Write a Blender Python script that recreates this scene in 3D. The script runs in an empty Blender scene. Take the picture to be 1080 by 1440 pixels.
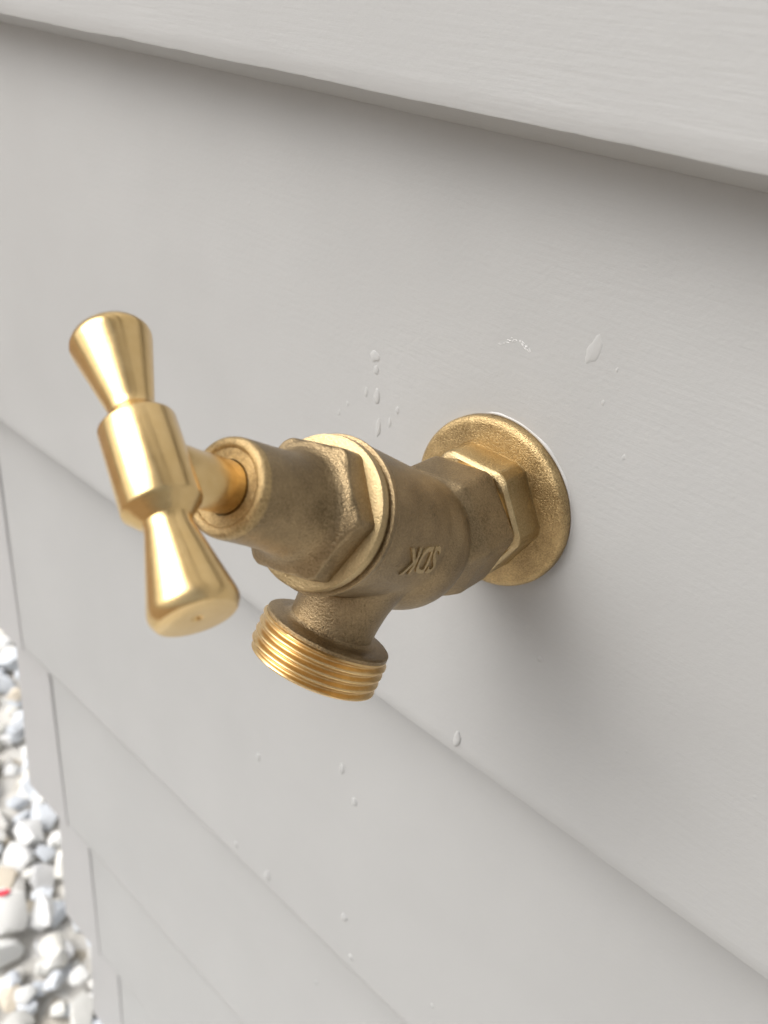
import bpy, bmesh, math, random
from mathutils import Vector, Matrix, noise
R = math.radians
random.seed(7)
SC = bpy.context.scene
COL = SC.collection

# ------------------------------------------------------------------ camera
U = 0.14                                   # metres between the lens and the wall plane
TAP = Vector((0.0, 0.0, 0.743))            # where the tap's axis meets the wall face
CAM = TAP + Vector((0.637 * U, -U, 0.767 * U))
cam = bpy.data.cameras.new('camera')
cam.sensor_fit = 'VERTICAL'
cam.sensor_height = 4.8
cam.sensor_width = 3.6
cam.lens = 4.8 * 1220.0 / 1440.0
cam.clip_start = 0.005
cam.clip_end = 400
cam.dof.use_dof = True
cam.dof.focus_distance = 0.172
cam.dof.aperture_fstop = 2.7
camo = bpy.data.objects.new('camera', cam)
COL.objects.link(camo)
AX = Vector((0.73143091, 0.4153641, -0.54081558))      # world axes seen from the lens (right, down, forward)
AY = Vector((0.68008511, -0.38625829, 0.62312822))
AZ = Vector((0.04993059, -0.82357586, -0.56500419))
right = Vector((AX[0], AY[0], AZ[0])); down = Vector((AX[1], AY[1], AZ[1])); fwd = Vector((AX[2], AY[2], AZ[2]))
camo.matrix_world = Matrix(((right.x, -down.x, -fwd.x, CAM.x), (right.y, -down.y, -fwd.y, CAM.y), (right.z, -down.z, -fwd.z, CAM.z), (0, 0, 0, 1)))
SC.camera = camo

def ray(u, v):                             # direction through a point of the 1080 x 1440 frame
    return right * ((u - 540) / 1220) + down * ((v - 720) / 1220) + fwd
def project(p):
    d = p - CAM
    z = d.dot(fwd)
    return 540 + 1220 * d.dot(right) / z, 720 + 1220 * d.dot(down) / z, z

# ------------------------------------------------------------------ sky, sun, exposure
SUN = Vector((-0.44, -0.46, 0.80)).normalized()
world = bpy.data.worlds.new('World')
SC.world = world
world.use_nodes = True
wn = world.node_tree.nodes; wl = world.node_tree.links
bg = wn['Background']
sky = wn.new('ShaderNodeTexSky')
sky.sky_type = 'NISHITA'
sky.sun_disc = False
sky.sun_elevation = math.asin(SUN.z)
sky.sun_rotation = math.atan2(SUN.x, SUN.y)
sky.air_density = 1.0; sky.dust_density = 6.0; sky.ozone_density = 1.0
hs = wn.new('ShaderNodeHueSaturation')
hs.inputs['Saturation'].default_value = 0.26          # thin overcast: pale, nearly neutral sky
wl.new(sky.outputs[0], hs.inputs['Color'])
wl.new(hs.outputs[0], bg.inputs['Color'])
bg.inputs['Strength'].default_value = 0.085
sun = bpy.data.lights.new('sun', 'SUN')
sun.energy = 1.5
sun.angle = R(54)
sun.color = (1.0, 0.993, 0.985)
suno = bpy.data.objects.new('sun', sun)
COL.objects.link(suno)
suno.rotation_euler = SUN.to_track_quat('Z', 'Y').to_euler()
suno.location = (-2, -2, 3)
SC.view_settings.view_transform = 'Standard'
SC.view_settings.look = 'None'
SC.view_settings.exposure = 0.87
SC.view_settings.gamma = 1.0
SC.view_settings.use_curve_mapping = False
SC.render.engine = 'CYCLES'
SC.cycles.use_denoising = True
SC.cycles.max_bounces = 7; SC.cycles.diffuse_bounces = 3; SC.cycles.glossy_bounces = 4; SC.cycles.transmission_bounces = 4

# ------------------------------------------------------------------ helpers
def put(o, label=None, cat=None, group=None, kind=None):
    if label: o['label'] = label
    if cat: o['category'] = cat
    if group: o['group'] = group
    if kind: o['kind'] = kind
    return o
def empty(name, loc):
    o = bpy.data.objects.new(name, None)
    o.empty_display_size = 0.02
    o.location = loc
    COL.objects.link(o)
    return o
def mesh_obj(name, me, mat, parent=None, smooth=True):
    if mat:
        me.materials.clear(); me.materials.append(mat)
    if smooth is not None:
        me.polygons.foreach_set('use_smooth', [bool(smooth)] * len(me.polygons))
    o = bpy.data.objects.new(name, me)
    COL.objects.link(o)
    if parent: o.parent = parent
    return o
def from_data(name, vs, fs):
    me = bpy.data.meshes.new(name)
    me.from_pydata([tuple(v) for v in vs], [], fs)
    me.validate(); me.update()
    return me
def sharp(me, ang=35):
    me.polygons.foreach_set('use_smooth', [True] * len(me.polygons))
    me.set_sharp_from_angle(angle=R(ang))
    return me

class Frame:                               # a local axis system for turned pieces (units of U)
    def __init__(s, o, n, up=None):
        s.o = Vector(o); s.n = Vector(n).normalized()
        s.u = Vector((1, 0, 0)) if up is None else Vector(up).normalized()
        s.w = s.u.cross(s.n)
        if s.w.z < 0: s.w = -s.w
    def p(s, x, y, a):
        return (s.o + s.u * x + s.w * y + s.n * a) * U
    def pol(s, r, t, a):
        return s.p(r * math.cos(t), r * math.sin(t), a)

def loft(fr, rings, n=96, cap0=True, cap1=True, phase=0.0):
    """rings: list of (a, r) or (a, function of angle)"""
    vs, fs = [], []
    for a, r in rings:
        for i in range(n):
            t = 2 * math.pi * i / n + phase
            rr = r(t) if callable(r) else r
            vs.append(fr.pol(rr, t, a))
    m = len(rings)
    for j in range(m - 1):
        for i in range(n):
            k = (i + 1) % n
            fs.append((j * n + i, j * n + k, (j + 1) * n + k, (j + 1) * n + i))
    if cap0: fs.append(tuple(range(n - 1, -1, -1)))
    if cap1: fs.append(tuple((m - 1) * n + i for i in range(n)))
    return vs, fs
def fix(me):
    bm = bmesh.new(); bm.from_mesh(me)
    bmesh.ops.recalc_face_normals(bm, faces=bm.faces)
    bm.to_mesh(me); bm.free(); me.update()
    return me
def lathe(name, fr, rings, mat, parent, n=96, cap0=True, cap1=True, ang=35, phase=0.0):
    me = fix(from_data(name, *loft(fr, rings, n, cap0, cap1, phase)))
    sharp(me, ang)
    return mesh_obj(name, me, mat, parent, None)
def hexr(rc, rot, rnd=0.0):
    """radius of a hexagon (corner radius rc, one corner at rot degrees); rnd cuts the corners"""
    ap = rc * math.cos(math.pi / 6)
    def f(t):
        q = (t - R(rot) + math.pi / 6) % (math.pi / 3) - math.pi / 6
        # q: angle from nearest corner
        h = ap / math.cos(math.pi / 6 - abs(q))
        return min(h, rc * (1 - rnd))
    return f

# ------------------------------------------------------------------ materials
BAR_DIR = (math.cos(R(-34)), math.sin(R(-34)) * math.sin(R(35.3)), math.sin(R(-34)) * math.cos(R(35.3)))
def material(name):
    m = bpy.data.materials.new(name); m.use_nodes = True
    nt = m.node_tree
    return m, nt, nt.nodes, nt.links, nt.nodes['Principled BSDF']
def nd(nodes, typ, **kw):
    n = nodes.new(typ)
    for k, v in kw.items():
        if k in n.inputs: n.inputs[k].default_value = v
        else: setattr(n, k, v)
    return n
def ramp(nodes, stops):
    r = nodes.new('ShaderNodeValToRGB')
    el = r.color_ramp.elements
    while len(el) > 1: el.remove(el[0])
    el[0].position = stops[0][0]; el[0].color = (*stops[0][1], 1)
    for p, c in stops[1:]:
        e = el.new(p); e.color = (*c, 1)
    return r

def brass(name, lo, hi, rough, grain_scale, grain_bump, lines=False, spots=0.0, rvar=0.12):
    m, nt, N, L, b = material(name)
    b.inputs['Metallic'].default_value = 1.0
    tc = N.new('ShaderNodeTexCoord')
    big = nd(N, 'ShaderNodeTexNoise', Scale=140.0, Detail=4.0, Roughness=0.6)
    fine = nd(N, 'ShaderNodeTexNoise', Scale=grain_scale, Detail=3.0, Roughness=0.7)
    L.new(tc.outputs['Object'], big.inputs['Vector']); L.new(tc.outputs['Object'], fine.inputs['Vector'])
    add = nd(N, 'ShaderNodeMath', operation='MULTIPLY_ADD')
    L.new(fine.outputs['Fac'], add.inputs[0]); add.inputs[1].default_value = 0.55
    sc = nd(N, 'ShaderNodeMath', operation='MULTIPLY'); L.new(big.outputs['Fac'], sc.inputs[0]); sc.inputs[1].default_value = 0.45
    L.new(sc.outputs[0], add.inputs[2])
    rp = ramp(N, [(0.33, lo), (0.66, hi)])
    L.new(add.outputs[0], rp.inputs[0])
    L.new(rp.outputs[0], b.inputs['Base Color'])
    mr = nd(N, 'ShaderNodeMapRange'); mr.inputs['From Min'].default_value = 0.3; mr.inputs['From Max'].default_value = 0.7
    mr.inputs['To Min'].default_value = rough - rvar / 2; mr.inputs['To Max'].default_value = rough + rvar / 2
    L.new(big.outputs['Fac'], mr.inputs['Value']); L.new(mr.outputs[0], b.inputs['Roughness'])
    bp = nd(N, 'ShaderNodeBump', Strength=grain_bump, Distance=0.0004)
    L.new(fine.outputs['Fac'], bp.inputs['Height'])
    L.new(bp.outputs[0], b.inputs['Normal'])
    if lines:                                         # rings left by the lathe, round the bar of the handle
        dt = nd(N, 'ShaderNodeVectorMath', operation='DOT_PRODUCT'); dt.inputs[1].default_value = BAR_DIR
        L.new(tc.outputs['Object'], dt.inputs[0])
        ln = nd(N, 'ShaderNodeTexNoise', noise_dimensions='1D', Scale=3200.0, Detail=4.0, Roughness=0.75)
        L.new(dt.outputs['Value'], ln.inputs['W'])
        b2 = nd(N, 'ShaderNodeBump', Strength=0.14, Distance=0.0002)
        L.new(ln.outputs['Fac'], b2.inputs['Height']); L.new(bp.outputs[0], b2.inputs['Normal']); L.new(b2.outputs[0], b.inputs['Normal'])
    return m
M_CAST = brass('cast_brass', (0.165, 0.118, 0.064), (0.42, 0.312, 0.178), 0.40, 2400.0, 0.6)
M_CASTHI = brass('cast_brass_bonnet', (0.185, 0.133, 0.071), (0.45, 0.335, 0.19), 0.37, 2400.0, 0.5)
M_BOSS = brass('cast_brass_boss', (0.22, 0.158, 0.074), (0.45, 0.33, 0.165), 0.38, 2800.0, 0.5)
M_FLANGE = brass('sandblasted_brass', (0.235, 0.158, 0.070), (0.68, 0.50, 0.255), 0.36, 2600.0, 0.65)
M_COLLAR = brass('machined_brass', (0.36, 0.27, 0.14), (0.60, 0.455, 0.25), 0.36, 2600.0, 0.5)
M_POL = brass('turned_brass', (0.72, 0.505, 0.225), (0.82, 0.60, 0.295), 0.205, 500.0, 0.03, lines=True, rvar=0.13)
M_THREAD = brass('thread_brass', (0.66, 0.45, 0.20), (0.78, 0.575, 0.30), 0.31, 900.0, 0.02, rvar=0.06)

def paint(name, col, axis=0, rib=0.19, grain=0.35):
    m, nt, N, L, b = material(name)
    b.inputs['Roughness'].default_value = 0.5
    b.inputs['Specular IOR Level'].default_value = 0.35
    tc = N.new('ShaderNodeTexCoord')
    mp = N.new('ShaderNodeMapping')
    mp.inputs['Scale'].default_value = (0.07, 1, 1) if axis == 0 else (1, 0.07, 1)
    L.new(tc.outputs['Object'], mp.inputs['Vector'])
    streak = nd(N, 'ShaderNodeTexNoise', Scale=900.0, Detail=5.0, Roughness=0.6)
    L.new(mp.outputs[0], streak.inputs['Vector'])
    fine = nd(N, 'ShaderNodeTexNoise', Scale=900.0, Detail=3.0, Roughness=0.6)
    L.new(tc.outputs['Object'], fine.inputs['Vector'])
    area = nd(N, 'ShaderNodeTexNoise', Scale=22.0, Detail=3.0, Roughness=0.5)
    L.new(tc.outputs['Object'], area.inputs['Vector'])
    dist = nd(N, 'ShaderNodeMapRange'); dist.inputs['From Min'].default_value = 0.35; dist.inputs['From Max'].default_value = 0.65
    L.new(area.outputs['Fac'], dist.inputs['Value'])
    dist.inputs['To Min'].default_value = 0.25; dist.inputs['To Max'].default_value = 1.0
    mul = nd(N, 'ShaderNodeMath', operation='MULTIPLY'); L.new(streak.outputs['Fac'], mul.inputs[0]); L.new(dist.outputs[0], mul.inputs[1])
    ad = nd(N, 'ShaderNodeMath', operation='MULTIPLY_ADD'); L.new(fine.outputs['Fac'], ad.inputs[0]); ad.inputs[1].default_value = grain; L.new(mul.outputs[0], ad.inputs[2])
    bp = nd(N, 'ShaderNodeBump', Strength=rib, Distance=0.0006)
    nib = nd(N, 'ShaderNodeTexVoronoi', Scale=150.0); L.new(tc.outputs['Object'], nib.inputs['Vector'])   # dust nibs under the paint
    pick = nd(N, 'ShaderNodeSeparateColor'); L.new(nib.outputs['Color'], pick.inputs[0])
    few = nd(N, 'ShaderNodeMath', operation='GREATER_THAN'); L.new(pick.outputs[0], few.inputs[0]); few.inputs[1].default_value = 0.94
    dot = nd(N, 'ShaderNodeMapRange', interpolation_type='SMOOTHSTEP'); L.new(nib.outputs['Distance'], dot.inputs['Value'])
    dot.inputs['From Min'].default_value = 0.10; dot.inputs['From Max'].default_value = 0.02; dot.inputs['To Min'].default_value = 0; dot.inputs['To Max'].default_value = 0.8
    dm = nd(N, 'ShaderNodeMath', operation='MULTIPLY_ADD'); L.new(dot.outputs[0], dm.inputs[0]); L.new(few.outputs[0], dm.inputs[1]); L.new(ad.outputs[0], dm.inputs[2])
    L.new(dm.outputs[0], bp.inputs['Height']); L.new(bp.outputs[0], b.inputs['Normal'])
    c = Vector(col)
    rp = ramp(N, [(0.3, tuple(c * 0.97)), (0.7, tuple(c * 1.025))])
    L.new(area.outputs['Fac'], rp.inputs[0]); L.new(rp.outputs[0], b.inputs['Base Color'])
    rr = nd(N, 'ShaderNodeMapRange'); rr.inputs['To Min'].default_value = 0.40; rr.inputs['To Max'].default_value = 0.58
    L.new(area.outputs['Fac'], rr.inputs['Value']); L.new(rr.outputs[0], b.inputs['Roughness'])
    return m
M_PAINT = paint('grey_house_paint', (0.394, 0.394, 0.386))
M_PAINT2 = paint('grey_house_paint_smooth', (0.394, 0.394, 0.386), 0, 0.13, 0.9)
M_PAINTS = paint('grey_house_paint_side', (0.394, 0.394, 0.386), 1)
M_SOAK = paint('grey_painted_metal', (0.405, 0.40, 0.395))

m, nt, N, L, b = material('clear_water'); M_WATER = m
b.inputs['Base Color'].default_value = (0.485, 0.485, 0.475, 1); b.inputs['Roughness'].default_value = 0.04
b.inputs['IOR'].default_value = 1.33; b.inputs['Transmission Weight'].default_value = 0.15
m, nt, N, L, b = material('white_sealant'); M_SEAL = m
b.inputs['Base Color'].default_value = (0.47, 0.465, 0.455, 1); b.inputs['Roughness'].default_value = 0.3
m, nt, N, L, b = material('paint_scuff'); M_SCUFF = m
b.inputs['Base Color'].default_value = (0.78, 0.77, 0.75, 1); b.inputs['Roughness'].default_value = 0.7
m, nt, N, L, b = material('red_petal'); M_RED = m
b.inputs['Base Color'].default_value = (0.62, 0.02, 0.05, 1); b.inputs['Roughness'].default_value = 0.5
m, nt, N, L, b = material('dark_gap'); M_DARK = m
b.inputs['Base Color'].default_value = (0.05, 0.035, 0.02, 1); b.inputs['Roughness'].default_value = 0.8

STONE_STOPS = [(0.0, (0.74, 0.73, 0.69)), (0.18, (0.80, 0.80, 0.78)), (0.30, (0.66, 0.69, 0.73)), (0.46, (0.80, 0.78, 0.74)),
               (0.60, (0.58, 0.61, 0.65)), (0.68, (0.78, 0.76, 0.70)), (0.80, (0.72, 0.64, 0.52)), (0.86, (0.82, 0.82, 0.81)), (0.95, (0.58, 0.58, 0.58)), (1.0, (0.66, 0.58, 0.42))]
def stone_mat(name, island):
    m, nt, N, L, b = material(name)
    b.inputs['Roughness'].default_value = 0.75
    tc = N.new('ShaderNodeTexCoord')
    if island:
        g = N.new('ShaderNodeNewGeometry'); src = g.outputs['Random Per Island']
    else:
        g = N.new('ShaderNodeObjectInfo'); src = g.outputs['Random']
    rp = ramp(N, STONE_STOPS); rp.color_ramp.interpolation = 'CONSTANT'
    L.new(src, rp.inputs[0])
    no = nd(N, 'ShaderNodeTexNoise', Scale=60.0, Detail=4.0)
    L.new(tc.outputs['Object'], no.inputs['Vector'])
    mx = nd(N, 'ShaderNodeMix', data_type='RGBA', blend_type='MULTIPLY'); mx.inputs[0].default_value = 0.5
    r2 = ramp(N, [(0.3, (0.74, 0.72, 0.68)), (0.65, (1, 1, 1))]); L.new(no.outputs['Fac'], r2.inputs[0])
    L.new(rp.outputs[0], mx.inputs[6]); L.new(r2.outputs[0], mx.inputs[7])
    L.new(mx.outputs[2], b.inputs['Base Color'])
    bp = nd(N, 'ShaderNodeBump', Strength=0.4, Distance=0.002); L.new(no.outputs['Fac'], bp.inputs['Height']); L.new(bp.outputs[0], b.inputs['Normal'])
    return m
M_STONE = stone_mat('quarry_stone', False)
M_STONES = stone_mat('quarry_stone_mass', True)
m, nt, N, L, b = material('gravel_and_far_earth'); M_GROUND = m
tc = N.new('ShaderNodeTexCoord')
vo = nd(N, 'ShaderNodeTexVoronoi', Scale=38.0)
L.new(tc.outputs['Object'], vo.inputs['Vector'])
bw = nd(N, 'ShaderNodeRGBToBW'); L.new(vo.outputs['Color'], bw.inputs[0])
rp = ramp(N, [(0.0, (0.42, 0.37, 0.29)), (0.3, (0.54, 0.52, 0.48)), (0.6, (0.6, 0.58, 0.54)), (1.0, (0.68, 0.68, 0.66))])
L.new(bw.outputs[0], rp.inputs[0]); b.inputs['Roughness'].default_value = 0.9
sx = nd(N, 'ShaderNodeSeparateXYZ'); L.new(tc.outputs['Object'], sx.inputs[0])
wob = nd(N, 'ShaderNodeTexNoise', Scale=6.0); L.new(tc.outputs['Object'], wob.inputs['Vector'])
yy = nd(N, 'ShaderNodeMath', operation='MULTIPLY_ADD'); L.new(wob.outputs['Fac'], yy.inputs[0]); yy.inputs[1].default_value = 0.08; L.new(sx.outputs['Y'], yy.inputs[2])
g1 = nd(N, 'ShaderNodeMath', operation='LESS_THAN'); L.new(yy.outputs[0], g1.inputs[0]); g1.inputs[1].default_value = -1.0
xx = nd(N, 'ShaderNodeMath', operation='MULTIPLY_ADD'); L.new(wob.outputs['Fac'], xx.inputs[0]); xx.inputs[1].default_value = 0.08; L.new(sx.outputs['X'], xx.inputs[2])
g2 = nd(N, 'ShaderNodeMath', operation='LESS_THAN'); L.new(xx.outputs[0], g2.inputs[0]); g2.inputs[1].default_value = -1.7
gm = nd(N, 'ShaderNodeMath', operation='MAXIMUM'); L.new(g1.outputs[0], gm.inputs[0]); L.new(g2.outputs[0], gm.inputs[1])
gn = nd(N, 'ShaderNodeTexNoise', Scale=120.0, Detail=4.0); L.new(tc.outputs['Object'], gn.inputs['Vector'])
gr = ramp(N, [(0.3, (0.17, 0.120, 0.082)), (0.7, (0.30, 0.222, 0.155))]); L.new(gn.outputs['Fac'], gr.inputs[0])  # unseen brown earth past the gravel, coloured to warm bounce light and reflections
mxg = nd(N, 'ShaderNodeMix', data_type='RGBA'); L.new(gm.outputs[0], mxg.inputs[0]); L.new(rp.outputs[0], mxg.inputs[6]); L.new(gr.outputs[0], mxg.inputs[7])
L.new(mxg.outputs[2], b.inputs['Base Color'])
bp = nd(N, 'ShaderNodeBump', Strength=0.9, Distance=0.01, invert=True); L.new(vo.outputs['Distance'], bp.inputs['Height']); L.new(bp.outputs[0], b.inputs['Normal'])

# ------------------------------------------------------------------ ground
bm = bmesh.new()
bmesh.ops.create_grid(bm, x_segments=12, y_segments=12, size=150)
me = bpy.data.meshes.new('ground'); bm.to_mesh(me); bm.free()
ground = put(mesh_obj('ground', me, M_GROUND, None, False), 'pale quarry gravel ground beside the house wall', 'ground', kind='structure')
ground.location.z = -0.014

# ------------------------------------------------------------------ weatherboard wall
E = 0.1565                     # visible height of one board
Y0, Y1 = -0.0065, 0.0067       # face offset at a board's bottom and at its visible top
LAP1 = TAP.z + 0.0797          # bottom edge of the board above the tap
XC = -0.3240                   # outer corner of the house
XS = -0.2815                   # inner edge of the corner soakers
wall = put(empty('house_wall', (XC, 0.01, 0)), 'pale grey painted weatherboard wall with capped corner behind the brass tap', 'wall')
W0 = wall.location.copy()

def board_mesh(name, x0, x1, segs, seed, side=False):
    sl = (Y1 - Y0) / E
    prof = [(Y0 + 0.0006, -0.00028), (Y0 + 0.0001, -0.00005), (Y0 - 0.0000, 0.00025), (Y0 + sl * 0.004, 0.004), (Y0 + sl * 0.03, 0.03), (Y0 + sl * 0.08, 0.08),
            (Y1 - sl * 0.02, E - 0.02), (Y1 + sl * 0.018, E + 0.018), (0.020, E + 0.018), (0.020, 0.030), (0.0080, 0.022), (0.0060, -0.0052)]
    n = len(prof); vs = []; fs = []
    for i in range(segs + 1):
        x = x0 + (x1 - x0) * i / segs
        for j, (y, z) in enumerate(prof):
            k = 1.0 if j < 4 else (0.4 if j == n - 1 else 0.0)
            w = (noise.noise(Vector((x * 55, seed * 7.3, 0))) * 0.00022 + noise.noise(Vector((x * 260, seed * 3.1, 4))) * 0.00016) * k
            w += noise.noise(Vector((x * 9, seed * 5.1, 9))) * 0.0004 * k
            yy = y + noise.noise(Vector((x * 70, z * 40, seed))) * 0.00010 * (1 if 2 < j < 8 else 0)
            vs.append((x, yy, z + w) if not side else (yy, x, z + w))
    for i in range(segs):
        for j in range(n):
            k = (j + 1) % n
            fs.append((i * n + j, (i + 1) * n + j, (i + 1) * n + k, i * n + k))
    fs.append(tuple(range(n))); fs.append(tuple(segs * n + j for j in range(n - 1, -1, -1)))
    me = fix(from_data(name, vs, fs))
    return sharp(me, 25)

front = [board_mesh('weatherboard', XC + 0.006, 2.2, 700, s) for s in (1, 2, 3)]
sidem = [board_mesh('weatherboard', 0.004, 2.0, 60, s, True) for s in (4, 5)]
def soaker_mesh():
    pr = 0.0009                                   # folded metal, proud of the boards
    yb, yt = Y0 - pr, Y1 - pr + 0.0004
    dx = XS - XC
    zb, zt = -0.0015, E + 0.010
    vs = []
    for z, o in ((zb, yb), (zt, yt)):
        # outline: front leg inner edge -> corner -> side leg, then back along the inside
        vs += [(dx - 0.0015, o, z), (o + 0.0012, o, z), (o + 0.0004, o + 0.0004, z), (o, o + 0.0012, z), (o, -XC * 0 + 0.045, z), (o + 0.0008, 0.045, z), (o + 0.0008, o + 0.0008, z), (dx, o + 0.0008, z)]
    fs = []
    for j in range(8):
        k = (j + 1) % 8
        fs.append((j, k, 8 + k, 8 + j))
    fs += [(7, 6, 1, 0), (6, 3, 2, 1), (6, 5, 4, 3), (8, 9, 14, 15), (9, 10, 11, 14), (11, 12, 13, 14)]
    me = fix(from_data('corner_soaker', vs, fs))
    return sharp(me, 25)
soak = soaker_mesh()
boards = {}
for c in range(-12, 6):
    z = LAP1 - c * E                              # c = 0: board above the tap, c = 1: the tap's own board
    if z < -0.15: continue
    o = mesh_obj('weatherboard', front[0 if c <= 0 else 1 + c % 2], M_PAINT if c <= 0 else M_PAINT2, wall, None)
    o.location = Vector((0, 0, z)) - W0
    boards[c] = o
    o = mesh_obj('weatherboard', sidem[c % 2], M_PAINTS, wall, None)
    o.location = Vector((XC, 0, z)) - W0
    o = mesh_obj('corner_soaker', soak, M_SOAK, wall, None)
    o.location = Vector((XC, 0, z)) - W0
x0, x1, y0, y1, z0, z1 = XC + 0.021, 2.2, 0.021, 2.0, -0.02, LAP1 + 13 * E
vs = [Vector((x, y, z)) - W0 for z in (z0, z1) for x, y in ((x0, y0), (x1, y0), (x1, y1), (x0, y1))]
mesh_obj('light_block_core', fix(from_data('light_block_core', vs, [(0, 1, 2, 3), (4, 5, 6, 7), (0, 1, 5, 4), (1, 2, 6, 5), (2, 3, 7, 6), (3, 0, 4, 7)])), M_PAINT, wall, False)  # unseen closed box added behind the boards to block light

def on_wall(u, v):
    """first board face met by the line of sight through a point of the frame, and that board's course"""
    d = ray(u, v); best = None
    for c in boards:
        zb = LAP1 - c * E; sl = (Y1 - Y0) / E
        t = (Y0 + sl * (CAM.z - zb) - CAM.y) / (d.y - sl * d.z)
        p = CAM + d * t
        if t > 0 and zb - 0.0004 <= p.z <= zb + E + 0.01 and (best is None or t < best[0]): best = (t, p, c)
    return best[1], best[2]

# ------------------------------------------------------------------ the tap
tap = put(empty('garden_tap', TAP), 'brass garden tap with T handle and threaded hose outlet on the grey wall', 'tap')
A = R(4.8); B = R(35.3); O = R(56)
INL = Frame((0, 0, 0), (0, -math.cos(A), math.sin(A)))
HEAD = Frame((0, -0.361, 0.139), (0, -math.cos(B), math.sin(B)))
OUT = Frame((0, -0.367, -0.050), (0, -math.cos(O), -math.sin(O)))

# wall flange with its hexagonal boss
fl = lathe('wall_flange', INL, [(-0.008, 0.06), (-0.008, 0.1405), (-0.002, 0.1435), (0.010, 0.1440), (0.016, 0.1425), (0.0195, 0.1385), (0.0205, 0.132), (0.0215, 0.10), (0.0215, 0.05)], M_FLANGE, tap, 144, ang=40)
hx = hexr(0.108, 0, 0.045)
hs_ = lambda k: (lambda t: hx(t) * k)
boss = lathe('hexagon_boss', INL, [(0.018, hs_(1.03)), (0.0228, hs_(1.005)), (0.025, hs_(1.0)), (0.0685, hs_(0.992)), (0.0705, hs_(0.98))], M_BOSS, fl, 144, cap0=False, cap1=False, ang=30)
lathe('machined_face', INL, [(0.0704, hs_(0.981)), (0.0745, lambda t: min(hx(t) * 0.955, 0.0955)), (0.0765, lambda t: min(hx(t) * 0.93, 0.0915)), (0.0765, 0.05)], M_COLLAR, boss, 144, cap0=False, ang=30)
lathe('inlet_thread', INL, [(0.070, 0.084), (0.100, 0.084)], M_THREAD, tap, 96)
# sealant squeezed out round the flange
vs = []; fs = []
n1, n2 = 160, 8
for i in range(n1):
    t = 2 * math.pi * i / n1
    k = 0.0008 + 0.0024 * max(0, math.cos(t - R(58))) ** 1.5 + 0.0016 * noise.noise(Vector((math.cos(t) * 4, math.sin(t) * 4, 2)))
    k = max(k, 0.0004)
    for j in range(n2):
        q = 2 * math.pi * j / n2
        vs.append(INL.pol(0.1435 + k * 0.8 + k * math.cos(q), t, -0.0015 + k * math.sin(q)))
for i in range(n1):
    for j in range(n2):
        a, bb = (i + 1) % n1, (j + 1) % n2
        fs.append((i * n2 + j, a * n2 + j, a * n2 + bb, i * n2 + bb))
mesh_obj('sealant_bead', fix(from_data('sealant_bead', vs, fs)), M_SEAL, fl)

# cast body: barrel, inlet hexagon and outlet neck fused and softened
def fused(name, pieces, voxel, smooth):
    vs, fs = [], []
    for v, f in pieces:
        o = len(vs); vs += v; fs += [tuple(i + o for i in q) for q in f]
    me = fix(from_data(name, vs, fs))
    o = bpy.data.objects.new(name, me); COL.objects.link(o)
    md = o.modifiers.new('r', 'REMESH'); md.mode = 'VOXEL'; md.voxel_size = voxel
    if smooth:
        sm = o.modifiers.new('s', 'SMOOTH'); sm.factor = 0.5; sm.iterations = smooth
    dg = bpy.context.evaluated_depsgraph_get(); dg.update()
    out = bpy.data.meshes.new_from_object(o.evaluated_get(dg))
    bpy.data.objects.remove(o); bpy.data.meshes.remove(me)
    return out
def ball(c, r):
    fr = Frame(c, (0, -1, 0))
    return loft(fr, [(r * -math.cos(math.pi * k / 25), max(1e-4, r * math.sin(math.pi * k / 25))) for k in range(26)], 48)
hin = hexr(0.105, 8, 0.02)
def hk(k, lim=1): return lambda t: min(hin(t) * k, lim)
body_me = fused('body', [
    loft(HEAD, [(-0.255, 0.045), (-0.245, 0.066), (-0.225, 0.080), (-0.19, 0.089), (-0.13, 0.0945), (-0.06, 0.0975), (-0.012, 0.0995), (0.012, 0.1005)], 96),
    loft(INL, [(0.083, hk(0.955, 0.097)), (0.088, hk(1.0, 0.1025)), (0.150, hk(1.0)), (0.175, hk(0.93)), (0.20, hk(0.82)), (0.235, hk(0.6))], 144),
    ball((0, -0.228, 0.036), 0.1005),
    loft(OUT, [(-0.150, 0.088), (-0.11, 0.080), (-0.080, 0.070), (-0.055, 0.0640), (-0.030, 0.0610), (0.002, 0.0600)], 96),
], 0.00032, 15)
body = mesh_obj('body', body_me, M_CAST, tap)
lathe('machined_lip', HEAD, [(0.008, 0.094), (0.010, 0.1005), (0.0165, 0.1022), (0.0205, 0.1028), (0.0218, 0.1022), (0.0222, 0.1008), (0.0222, 0.096), (0.032, 0.095)], M_CASTHI, body, 144, ang=30)

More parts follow.
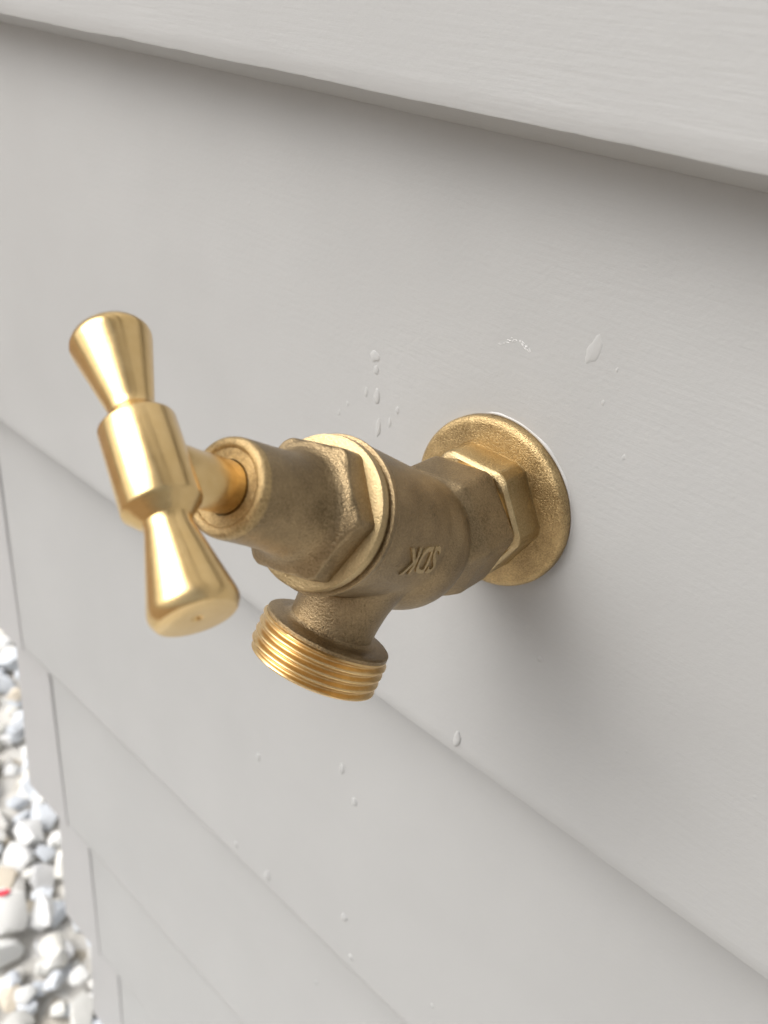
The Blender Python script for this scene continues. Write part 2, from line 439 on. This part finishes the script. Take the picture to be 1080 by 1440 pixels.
# raised maker's lettering, upside down on the flank of the barrel
def lettering(parent):
    cu = bpy.data.curves.new('raised_lettering', 'FONT')
    cu.body = 'SDK'; cu.size = 1.0; cu.extrude = 0.0; cu.align_x = 'CENTER'; cu.align_y = 'CENTER'; cu.resolution_u = 3
    cu.offset = 0.012
    o = bpy.data.objects.new('raised_lettering', cu); COL.objects.link(o)
    dg = bpy.context.evaluated_depsgraph_get(); dg.update()
    flat = bpy.data.meshes.new_from_object(o.evaluated_get(dg))
    bpy.data.objects.remove(o); bpy.data.curves.remove(cu)
    bm = bmesh.new(); bm.from_mesh(flat); bpy.data.meshes.remove(flat)
    bmesh.ops.triangulate(bm, faces=bm.faces)
    bmesh.ops.subdivide_edges(bm, edges=[e for e in bm.edges if e.calc_length() > 0.2], cuts=3)
    bmesh.ops.triangulate(bm, faces=bm.faces)
    r = bmesh.ops.extrude_face_region(bm, geom=list(bm.faces))
    top = {v for v in r['geom'] if isinstance(v, bmesh.types.BMVert)}
    # anchor on the body from the picture plane outwards, then wrap by nearest hit
    h = 0.0057
    from mathutils.bvhtree import BVHTree
    bv = BVHTree.FromPolygons([v.co for v in body_me.vertices], [tuple(p.vertices) for p in body_me.polygons])
    c, nrm, _, _ = bv.ray_cast(CAM - TAP, ray(594, 786))
    ha = bv.ray_cast(CAM - TAP, ray(622, 785))[0]; hb_ = bv.ray_cast(CAM - TAP, ray(566, 789))[0]
    e1 = ha - hb_; e1 = (e1 - nrm * e1.dot(nrm)).normalized()
    e2 = nrm.cross(e1)
    e1, e2 = -e1, -e2
    for v in bm.verts:
        p = c + e1 * (v.co.x * h * 1.02) + e2 * (v.co.y * h * 1.35) + nrm * 0.004
        hit, n2, _, _ = bv.ray_cast(p, -nrm)
        if hit is None: hit = p - nrm * 0.004
        v.co = hit + nrm * (0.00032 if v in top else -0.0003)
    bmesh.ops.recalc_face_normals(bm, faces=bm.faces)
    me = bpy.data.meshes.new('raised_lettering'); bm.to_mesh(me); bm.free()
    return put(mesh_obj('raised_lettering', me, M_COLLAR, parent, False), 'raised maker lettering cast into the body')  # paler brass than the body, so the colour stands in for glints
lettering(body)

# bonnet: flange, chamfered hexagon running into a round sleeve
HX = 13
hb = hexr(0.0925, HX, 0.02)
def mixr(k, r): return lambda t: hb(t) * (1 - k) + r * k
bon_me = fused('bonnet', [
    loft(HEAD, [(0.034, hb), (0.070, hb), (0.0745, lambda t: min(hb(t), 0.0885)), (0.079, lambda t: min(hb(t), 0.0800)), (0.084, 0.0715), (0.090, 0.0660), (0.100, 0.0620), (0.115, 0.0596), (0.150, 0.0580), (0.196, 0.0568)], 144),
], 0.00025, 3)
bonnet = mesh_obj('bonnet', bon_me, M_CASTHI, tap)
lathe('bonnet_collar', HEAD, [(0.0275, 0.088), (0.0275, 0.0970), (0.0295, 0.0985), (0.037, 0.0985), (0.0405, 0.0975), (0.042, 0.0945), (0.0425, 0.080)], M_COLLAR, bonnet, 144, ang=30)
lathe('gland_end', HEAD, [(0.186, 0.050), (0.190, 0.0566), (0.198, 0.0565), (0.2035, 0.0552), (0.2060, 0.0520), (0.2062, 0.0470), (0.2050, 0.0445), (0.2030, 0.0432), (0.2025, 0.0312), (0.199, 0.0306), (0.150, 0.0306)], M_FLANGE, bonnet, 96, cap0=False, cap1=True, ang=50)

# spindle and T handle
lathe('spindle', HEAD, [(0.150, 0.0300), (0.262, 0.0300), (0.266, 0.0305), (0.290, 0.0312), (0.305, 0.030)], M_POL, tap, 96, ang=40)
HB = R(146 - 180)
bd = HEAD.u * math.cos(HB) + HEAD.w * math.sin(HB)          # towards the lower end of the bar
BAR = Frame(HEAD.o + HEAD.n * 0.311, bd, HEAD.n)
half = [(0.0, 0.0393), (0.0460, 0.0393), (0.0480, 0.0387), (0.0495, 0.0372), (0.0640, 0.0242), (0.068, 0.0234), (0.074, 0.0243), (0.148, 0.0418), (0.153, 0.0424), (0.157, 0.0418), (0.163, 0.0385), (0.1645, 0.0370)]
handle = put(lathe('handle', BAR, [(-a, r) for a, r in half[:4][::-1]] + half[1:4], M_POL, tap, 96, ang=30), 'polished brass T handle')
for s in (1, -1):
    ring = [(s * a, r) for a, r in half[3:]] + [(s * 0.1650, 0.0345), (s * 0.1645, 0.006), (s * 0.162, 0.0035), (s * 0.160, 0.0012)]
    if s < 0: pass
    lathe('handle_arm', BAR, ring, M_POL, handle, 96, ang=30)

# hose outlet: cast shoulder, helical thread, open bore
sh = lathe('outlet_shoulder', OUT, [(-0.012, 0.0585), (-0.007, 0.0620), (-0.0045, 0.0665), (-0.0035, 0.072), (-0.003, 0.0875), (-0.001, 0.0905), (0.004, 0.0908), (0.006, 0.0900)], M_CAST, tap, 120, cap0=False, cap1=False, ang=50)
PIT = 0.0130
vs = []; fs = []
NT, NA, LEN = 144, 64, 0.056
for i in range(NT):
    t = 2 * math.pi * i / NT
    for j in range(NA + 1):
        a = LEN * j / NA
        q = (a / PIT - t / (2 * math.pi)) % 1.0
        tri = abs(2 * q - 1)                         # 1 at the crest
        tri = min(1, max(0, (tri - 0.12) / 0.70))
        win = min(1.0, j / 3.0) * min(1.0, (NA - j) / 5.0)
        r = 0.0868 + 0.0072 * tri - (1 - win) * 0.004
        vs.append(OUT.pol(r, t, 0.003 + a))
for i in range(NT):
    k = (i + 1) % NT
    for j in range(NA):
        fs.append((i * (NA + 1) + j, k * (NA + 1) + j, k * (NA + 1) + j + 1, i * (NA + 1) + j + 1))
me = sharp(fix(from_data('outlet_thread', vs, fs)), 60)
th = mesh_obj('outlet_thread', me, M_THREAD, sh, None)
lathe('outlet_mouth', OUT, [(0.057, 0.0845), (0.060, 0.083), (0.061, 0.079), (0.060, 0.071), (0.056, 0.068), (0.0, 0.066)], M_THREAD, sh, 96, cap0=False, cap1=True, ang=40)

# ------------------------------------------------------------------ gravel stones
rs = random.Random(11)
def stone_mesh(i):
    bm = bmesh.new()
    k = rs.choice((0, 1, 1))
    for _ in range(20):
        v = Vector((rs.gauss(0, 1), rs.gauss(0, 1), rs.gauss(0, 1))).normalized()
        q = max(abs(v.x), abs(v.y), abs(v.z))
        v = v * (1 - k * 0.5) + v / q * 0.5 * k
        bm.verts.new(v * rs.uniform(0.88, 1.05))
    r = bmesh.ops.convex_hull(bm, input=list(bm.verts))
    junk = [g for g in r['geom_interior'] if isinstance(g, bmesh.types.BMVert)]
    bmesh.ops.delete(bm, geom=junk, context='VERTS')
    s = (rs.uniform(0.9, 1.25), rs.uniform(0.75, 1.0), rs.uniform(0.5, 0.75))
    bmesh.ops.scale(bm, vec=s, verts=bm.verts)
    bmesh.ops.recalc_face_normals(bm, faces=bm.faces)
    me = bpy.data.meshes.new('stone'); bm.to_mesh(me); bm.free()
    sharp(me, 30)
    me.materials.append(M_STONE)
    return me
KIND = [stone_mesh(i) for i in range(14)]
spots = []
g = 0.0225
y = -1.0
while y < 1.3:
    x = -1.7
    while x < 1.3:
        px, py = x + rs.uniform(-.5, .5) * g, y + rs.uniform(-.5, .5) * g
        if not (px > XC + 0.02 and py > 0.0):
            s = 0.0095 + 0.0115 * rs.random() ** 1.6
            spots.append((Vector((px, py, rs.uniform(-0.013, 0.006))), s, rs.randrange(14), (rs.uniform(-.5, .5), rs.uniform(-.5, .5), rs.uniform(0, 6.28))))
        x += g
    y += g
for p_, s_, k_, r_ in spots[:]:
    spots.append((p_ + Vector((rs.uniform(-.5, .5) * g, rs.uniform(-.5, .5) * g, -0.007)), s_ * 0.8, rs.randrange(14), (rs.uniform(-.6, .6), rs.uniform(-.6, .6), rs.uniform(0, 6.28))))
spots = [q for q in spots if not (q[0].x > XC + 0.02 and q[0].y > 0)]
def shows(p):
    u, v, z = project(p)
    if z < 0.1 or not (-25 < u < 1080 and -25 < v < 1465): return 0
    d = p - CAM
    t = (0.0 - CAM.y) / d.y if d.y > 1e-6 else 9
    if 0 < t < 1 and CAM.x + d.x * t > XC - 0.012: return 0
    return 1 / z
# the big white stone that carries the red petal, where the frame's left edge cuts it
d = ray(4, 1285); t = (0.012 - CAM.z) / d.z; BIG = CAM + d * t
spots = [q for q in spots if (q[0].xy - BIG.xy).length > 0.034]
rank = sorted(range(len(spots)), key=lambda i: -shows(spots[i][0]) * spots[i][1])
near = {i for i in rank[:298] if shows(spots[i][0]) > 0}
for i in near:
    p, s, k, r = spots[i]
    o = bpy.data.objects.new('stone', KIND[k]); COL.objects.link(o)
    o.parent = ground
    o.location = p - ground.location; o.rotation_euler = r; o.scale = (s, s, s)
big = bpy.data.objects.new('stone', KIND[3].copy()); COL.objects.link(big)
m2 = M_STONE.copy(); m2.name = 'white_stone'
for n_ in m2.node_tree.nodes:
    if n_.bl_idname == 'ShaderNodeValToRGB' and len(n_.color_ramp.elements) > 5:
        for e in n_.color_ramp.elements: e.color = (0.82, 0.81, 0.78, 1)
big.data.materials.clear(); big.data.materials.append(m2)
big.parent = ground; big.location = BIG - ground.location; big.scale = (0.028, 0.028, 0.026); big.rotation_euler = (0.2, 0.1, 0.6)
put(big, 'large white stone under a red petal')
vs = []; fs = []
for i, (p, s, k, r) in enumerate(spots):
    if i in near: continue
    me = KIND[k]
    mt = Matrix.LocRotScale(p - ground.location, __import__('mathutils').Euler(r), (s, s, s))
    o = len(vs)
    vs += [mt @ v.co for v in me.vertices]
    fs += [tuple(j + o for j in f.vertices) for f in me.polygons]
me = bpy.data.meshes.new('gravel'); me.from_pydata([tuple(v) for v in vs], [], fs); me.update()
put(mesh_obj('gravel', me, M_STONES, ground, False), kind='stuff')

# red petal lying on the white stone
d = ray(3, 1258); 
dg = bpy.context.evaluated_depsgraph_get(); dg.update()
mi = big.matrix_world.inverted()
ok, hit, nrm, _ = big.evaluated_get(dg).ray_cast(mi @ CAM, (mi.to_3x3() @ d).normalized())
pp = (big.matrix_world @ hit) if ok else BIG + Vector((0, 0, 0.028))
nn = (big.matrix_world.to_3x3() @ nrm).normalized() if ok else Vector((0, 0, 1))
e1 = nn.orthogonal().normalized(); e2 = nn.cross(e1)
vs = []; fs = []
K = 9
for lay in (0, 1):
    for i in range(K):
        for j in range(K):
            a, c = i / (K - 1) * 2 - 1, j / (K - 1) * 2 - 1
            wid = math.sqrt(max(0.02, 1 - a * a)) * (0.75 + 0.25 * a)
            v = e1 * (a * 0.0085) + e2 * (c * wid * 0.006) + nn * (0.0006 + 0.0016 * c * c + 0.001 * a * a - lay * 0.0004)
            vs.append(v)
for lay in (0, 1):
    for i in range(K - 1):
        for j in range(K - 1):
            q = lay * K * K + i * K + j
            fs.append((q, q + 1, q + K + 1, q + K))
ed = [(i, 0) for i in range(K)] + [(K - 1, j) for j in range(1, K)] + [(i, K - 1) for i in range(K - 2, -1, -1)] + [(0, j) for j in range(K - 2, 0, -1)]
for q in range(len(ed)):
    a = ed[q][0] * K + ed[q][1]; c = ed[(q + 1) % len(ed)]; c = c[0] * K + c[1]
    fs.append((a, c, c + K * K, a + K * K))
o = put(mesh_obj('petal', fix(from_data('petal', vs, fs)), M_RED), 'small red petal on the big white stone at the left edge', 'petal')
o.location = pp

# ------------------------------------------------------------------ water drops and marks on the wall
NRM = Vector((0, -E, (Y1 - Y0))).normalized()
def drop(u, v, wpx, hpx, label, lean=0.0, thick=0.42, taper=0.76):
    p, c = on_wall(u, v)
    z = project(p)[2]
    w = wpx * z / 1220 * 0.62; h = hpx * z / 1220 * 0.60
    vs = []; fs = []
    n, m_ = 20, 6
    up = Vector((math.sin(lean), 0, math.cos(lean))); up = (up - NRM * up.dot(NRM)).normalized(); sd = up.cross(NRM)
    if sd.x < 0: sd = -sd
    seed = u * 0.37 + v * 0.11
    for j in range(m_):
        f = math.cos(j / m_ * math.pi / 2); hh = math.sin(j / m_ * math.pi / 2) * thick * min(w, h)
        for i in range(n):
            t = 2 * math.pi * i / n
            y = math.sin(t); x = math.cos(t) * (taper - (0.92 - taper) * 1.4 * y)             # fat end down
            k = 1 + 0.38 * noise.noise(Vector((math.cos(t) * 1.2, math.sin(t) * 1.2, seed)))
            vs.append(sd * (x * f * k * w) + up * (y * f * k * h - (1 - f) * h * 0.35) + NRM * (hh - 0.00003))
    vs.append(up * (-0.35 * h) + NRM * (thick * min(w, h)))
    for j in range(m_ - 1):
        for i in range(n):
            k = (i + 1) % n
            fs.append((j * n + i, j * n + k, (j + 1) * n + k, (j + 1) * n + i))
    for i in range(n): fs.append(((m_ - 1) * n + i, (m_ - 1) * n + (i + 1) % n, len(vs) - 1))
    fs.append(tuple(range(n - 1, -1, -1)))
    o = put(mesh_obj('water_drop', fix(from_data('water_drop', vs, fs)), M_WATER), label, 'water drop', 'water drops on the wall')
    o.location = p
    return o
for a in [
    (836, 491, 20, 42, 'large flat water drop on the wall, upper right of the tap flange', 0.25, 0.16),
    (527, 501, 16, 14, 'topmost water drop of the cluster above the tap body', 0, 0.22),
    (529, 520, 10, 12, 'second water drop from the top of the cluster above the tap body', 0, 0.25),
    (515, 551, 7, 14, 'narrow water drop left of the cluster centre above the tap body', 0, 0.25),
    (530, 556, 11, 20, 'fullest water drop in the middle of the cluster above the tap body', 0, 0.3),
    (532, 601, 9, 24, 'lowest running water drop of the cluster above the tap body', 0, 0.3),
    (548, 594, 6, 14, 'small water drop right of the lowest run above the tap body', 0, 0.3),
    (489, 567, 6, 8, 'small water drop at the left of the cluster above the tap body', 0, 0.25),
    (477, 579, 6, 9, 'leftmost faint water drop of the cluster above the tap body', 0, 0.25),
    (559, 577, 7, 9, 'rightmost small water drop of the cluster above the tap body', 0, 0.25),
    (868, 520, 5, 6, 'tiny water bead right of and below the large flat drop', 0, 0.3),
    (848, 566, 6, 7, 'small water bead above the right rim of the flange', 0, 0.25),
    (877, 643, 6, 8, 'small water bead on the wall right of the flange', 0, 0.3),
    (759, 927, 9, 9, 'single water bead on the wall below the flange', 0, 0.3),
    (643, 1039, 12, 24, 'bright hanging water drop just above the board edge under the tap', 0, 0.45),
    (363, 1064, 8, 14, 'faint water drop below the left of the hose outlet', 0, 0.3),
    (481, 1081, 9, 16, 'water drop on the wall straight below the hose outlet', 0, 0.35),
    (498, 1127, 10, 14, 'second water drop below the hose outlet', 0, 0.35),
    (332, 1188, 9, 9, 'small water bead left on the lower board edge', 0, 0.35),
    (376, 1231, 11, 16, 'water drop hanging at the left of the lower board edge', 0, 0.4),
    (484, 1290, 11, 13, 'round water drop just above the lower board edge', 0, 0.4),
    (493, 1346, 9, 10, 'water bead on the lower board edge at the bottom', 0, 0.35),
    (445, 1382, 6, 7, 'tiny water bead on the lowest board in view', 0, 0.35),
    (608, 1414, 6, 8, 'tiny water bead near the bottom edge of the picture', 0, 0.35),
]:
    drop(*a[:5], lean=a[5], thick=a[6] * 0.75, taper=0.92 if a[2] > 15 else 0.82)

# chalky scuff in the paint above the flange (thin raised flakes on that board)
vs = []; fs = []
b1 = boards[1]; org = Vector(b1.location) + W0
path = [(700, 484, 0.5), (712, 479, 1.2), (722, 477, 1.6), (731, 480, 1.5), (738, 486, 1.4), (744, 492, 1.0), (747, 497, 0.4)]
rq = random.Random(3)
for _ in range(34):
    k = rq.random() * (len(path) - 1.001); i = int(k); f = k - i
    u = path[i][0] * (1 - f) + path[i + 1][0] * f + rq.gauss(0, 1.3); v = path[i][1] * (1 - f) + path[i + 1][1] * f + rq.gauss(0, 1.3)
    p, c = on_wall(u, v); p = p - org
    L_ = rq.uniform(0.0004, 0.0014); H_ = rq.uniform(0.00005, 0.00011); an = (0.35 if i < 2 else (-0.1 if i < 3 else -0.75)) + rq.uniform(-0.35, 0.35)
    ex = Vector((math.cos(an), 0, math.sin(an))); ez = Vector((-math.sin(an), 0, math.cos(an)))
    o = len(vs)
    for sx, sz in ((-1, 0), (0, -1), (1, 0), (0, 1)): vs.append(p + ex * sx * L_ + ez * sz * H_ + Vector((0, 0.0002, 0)))
    vs.append(p + NRM * 0.00015)
    for q in range(4): fs.append((o + q, o + (q + 1) % 4, o + 4))
mesh_obj('paint_scuff', fix(from_data('paint_scuff', vs, fs)), M_SCUFF, b1, False)
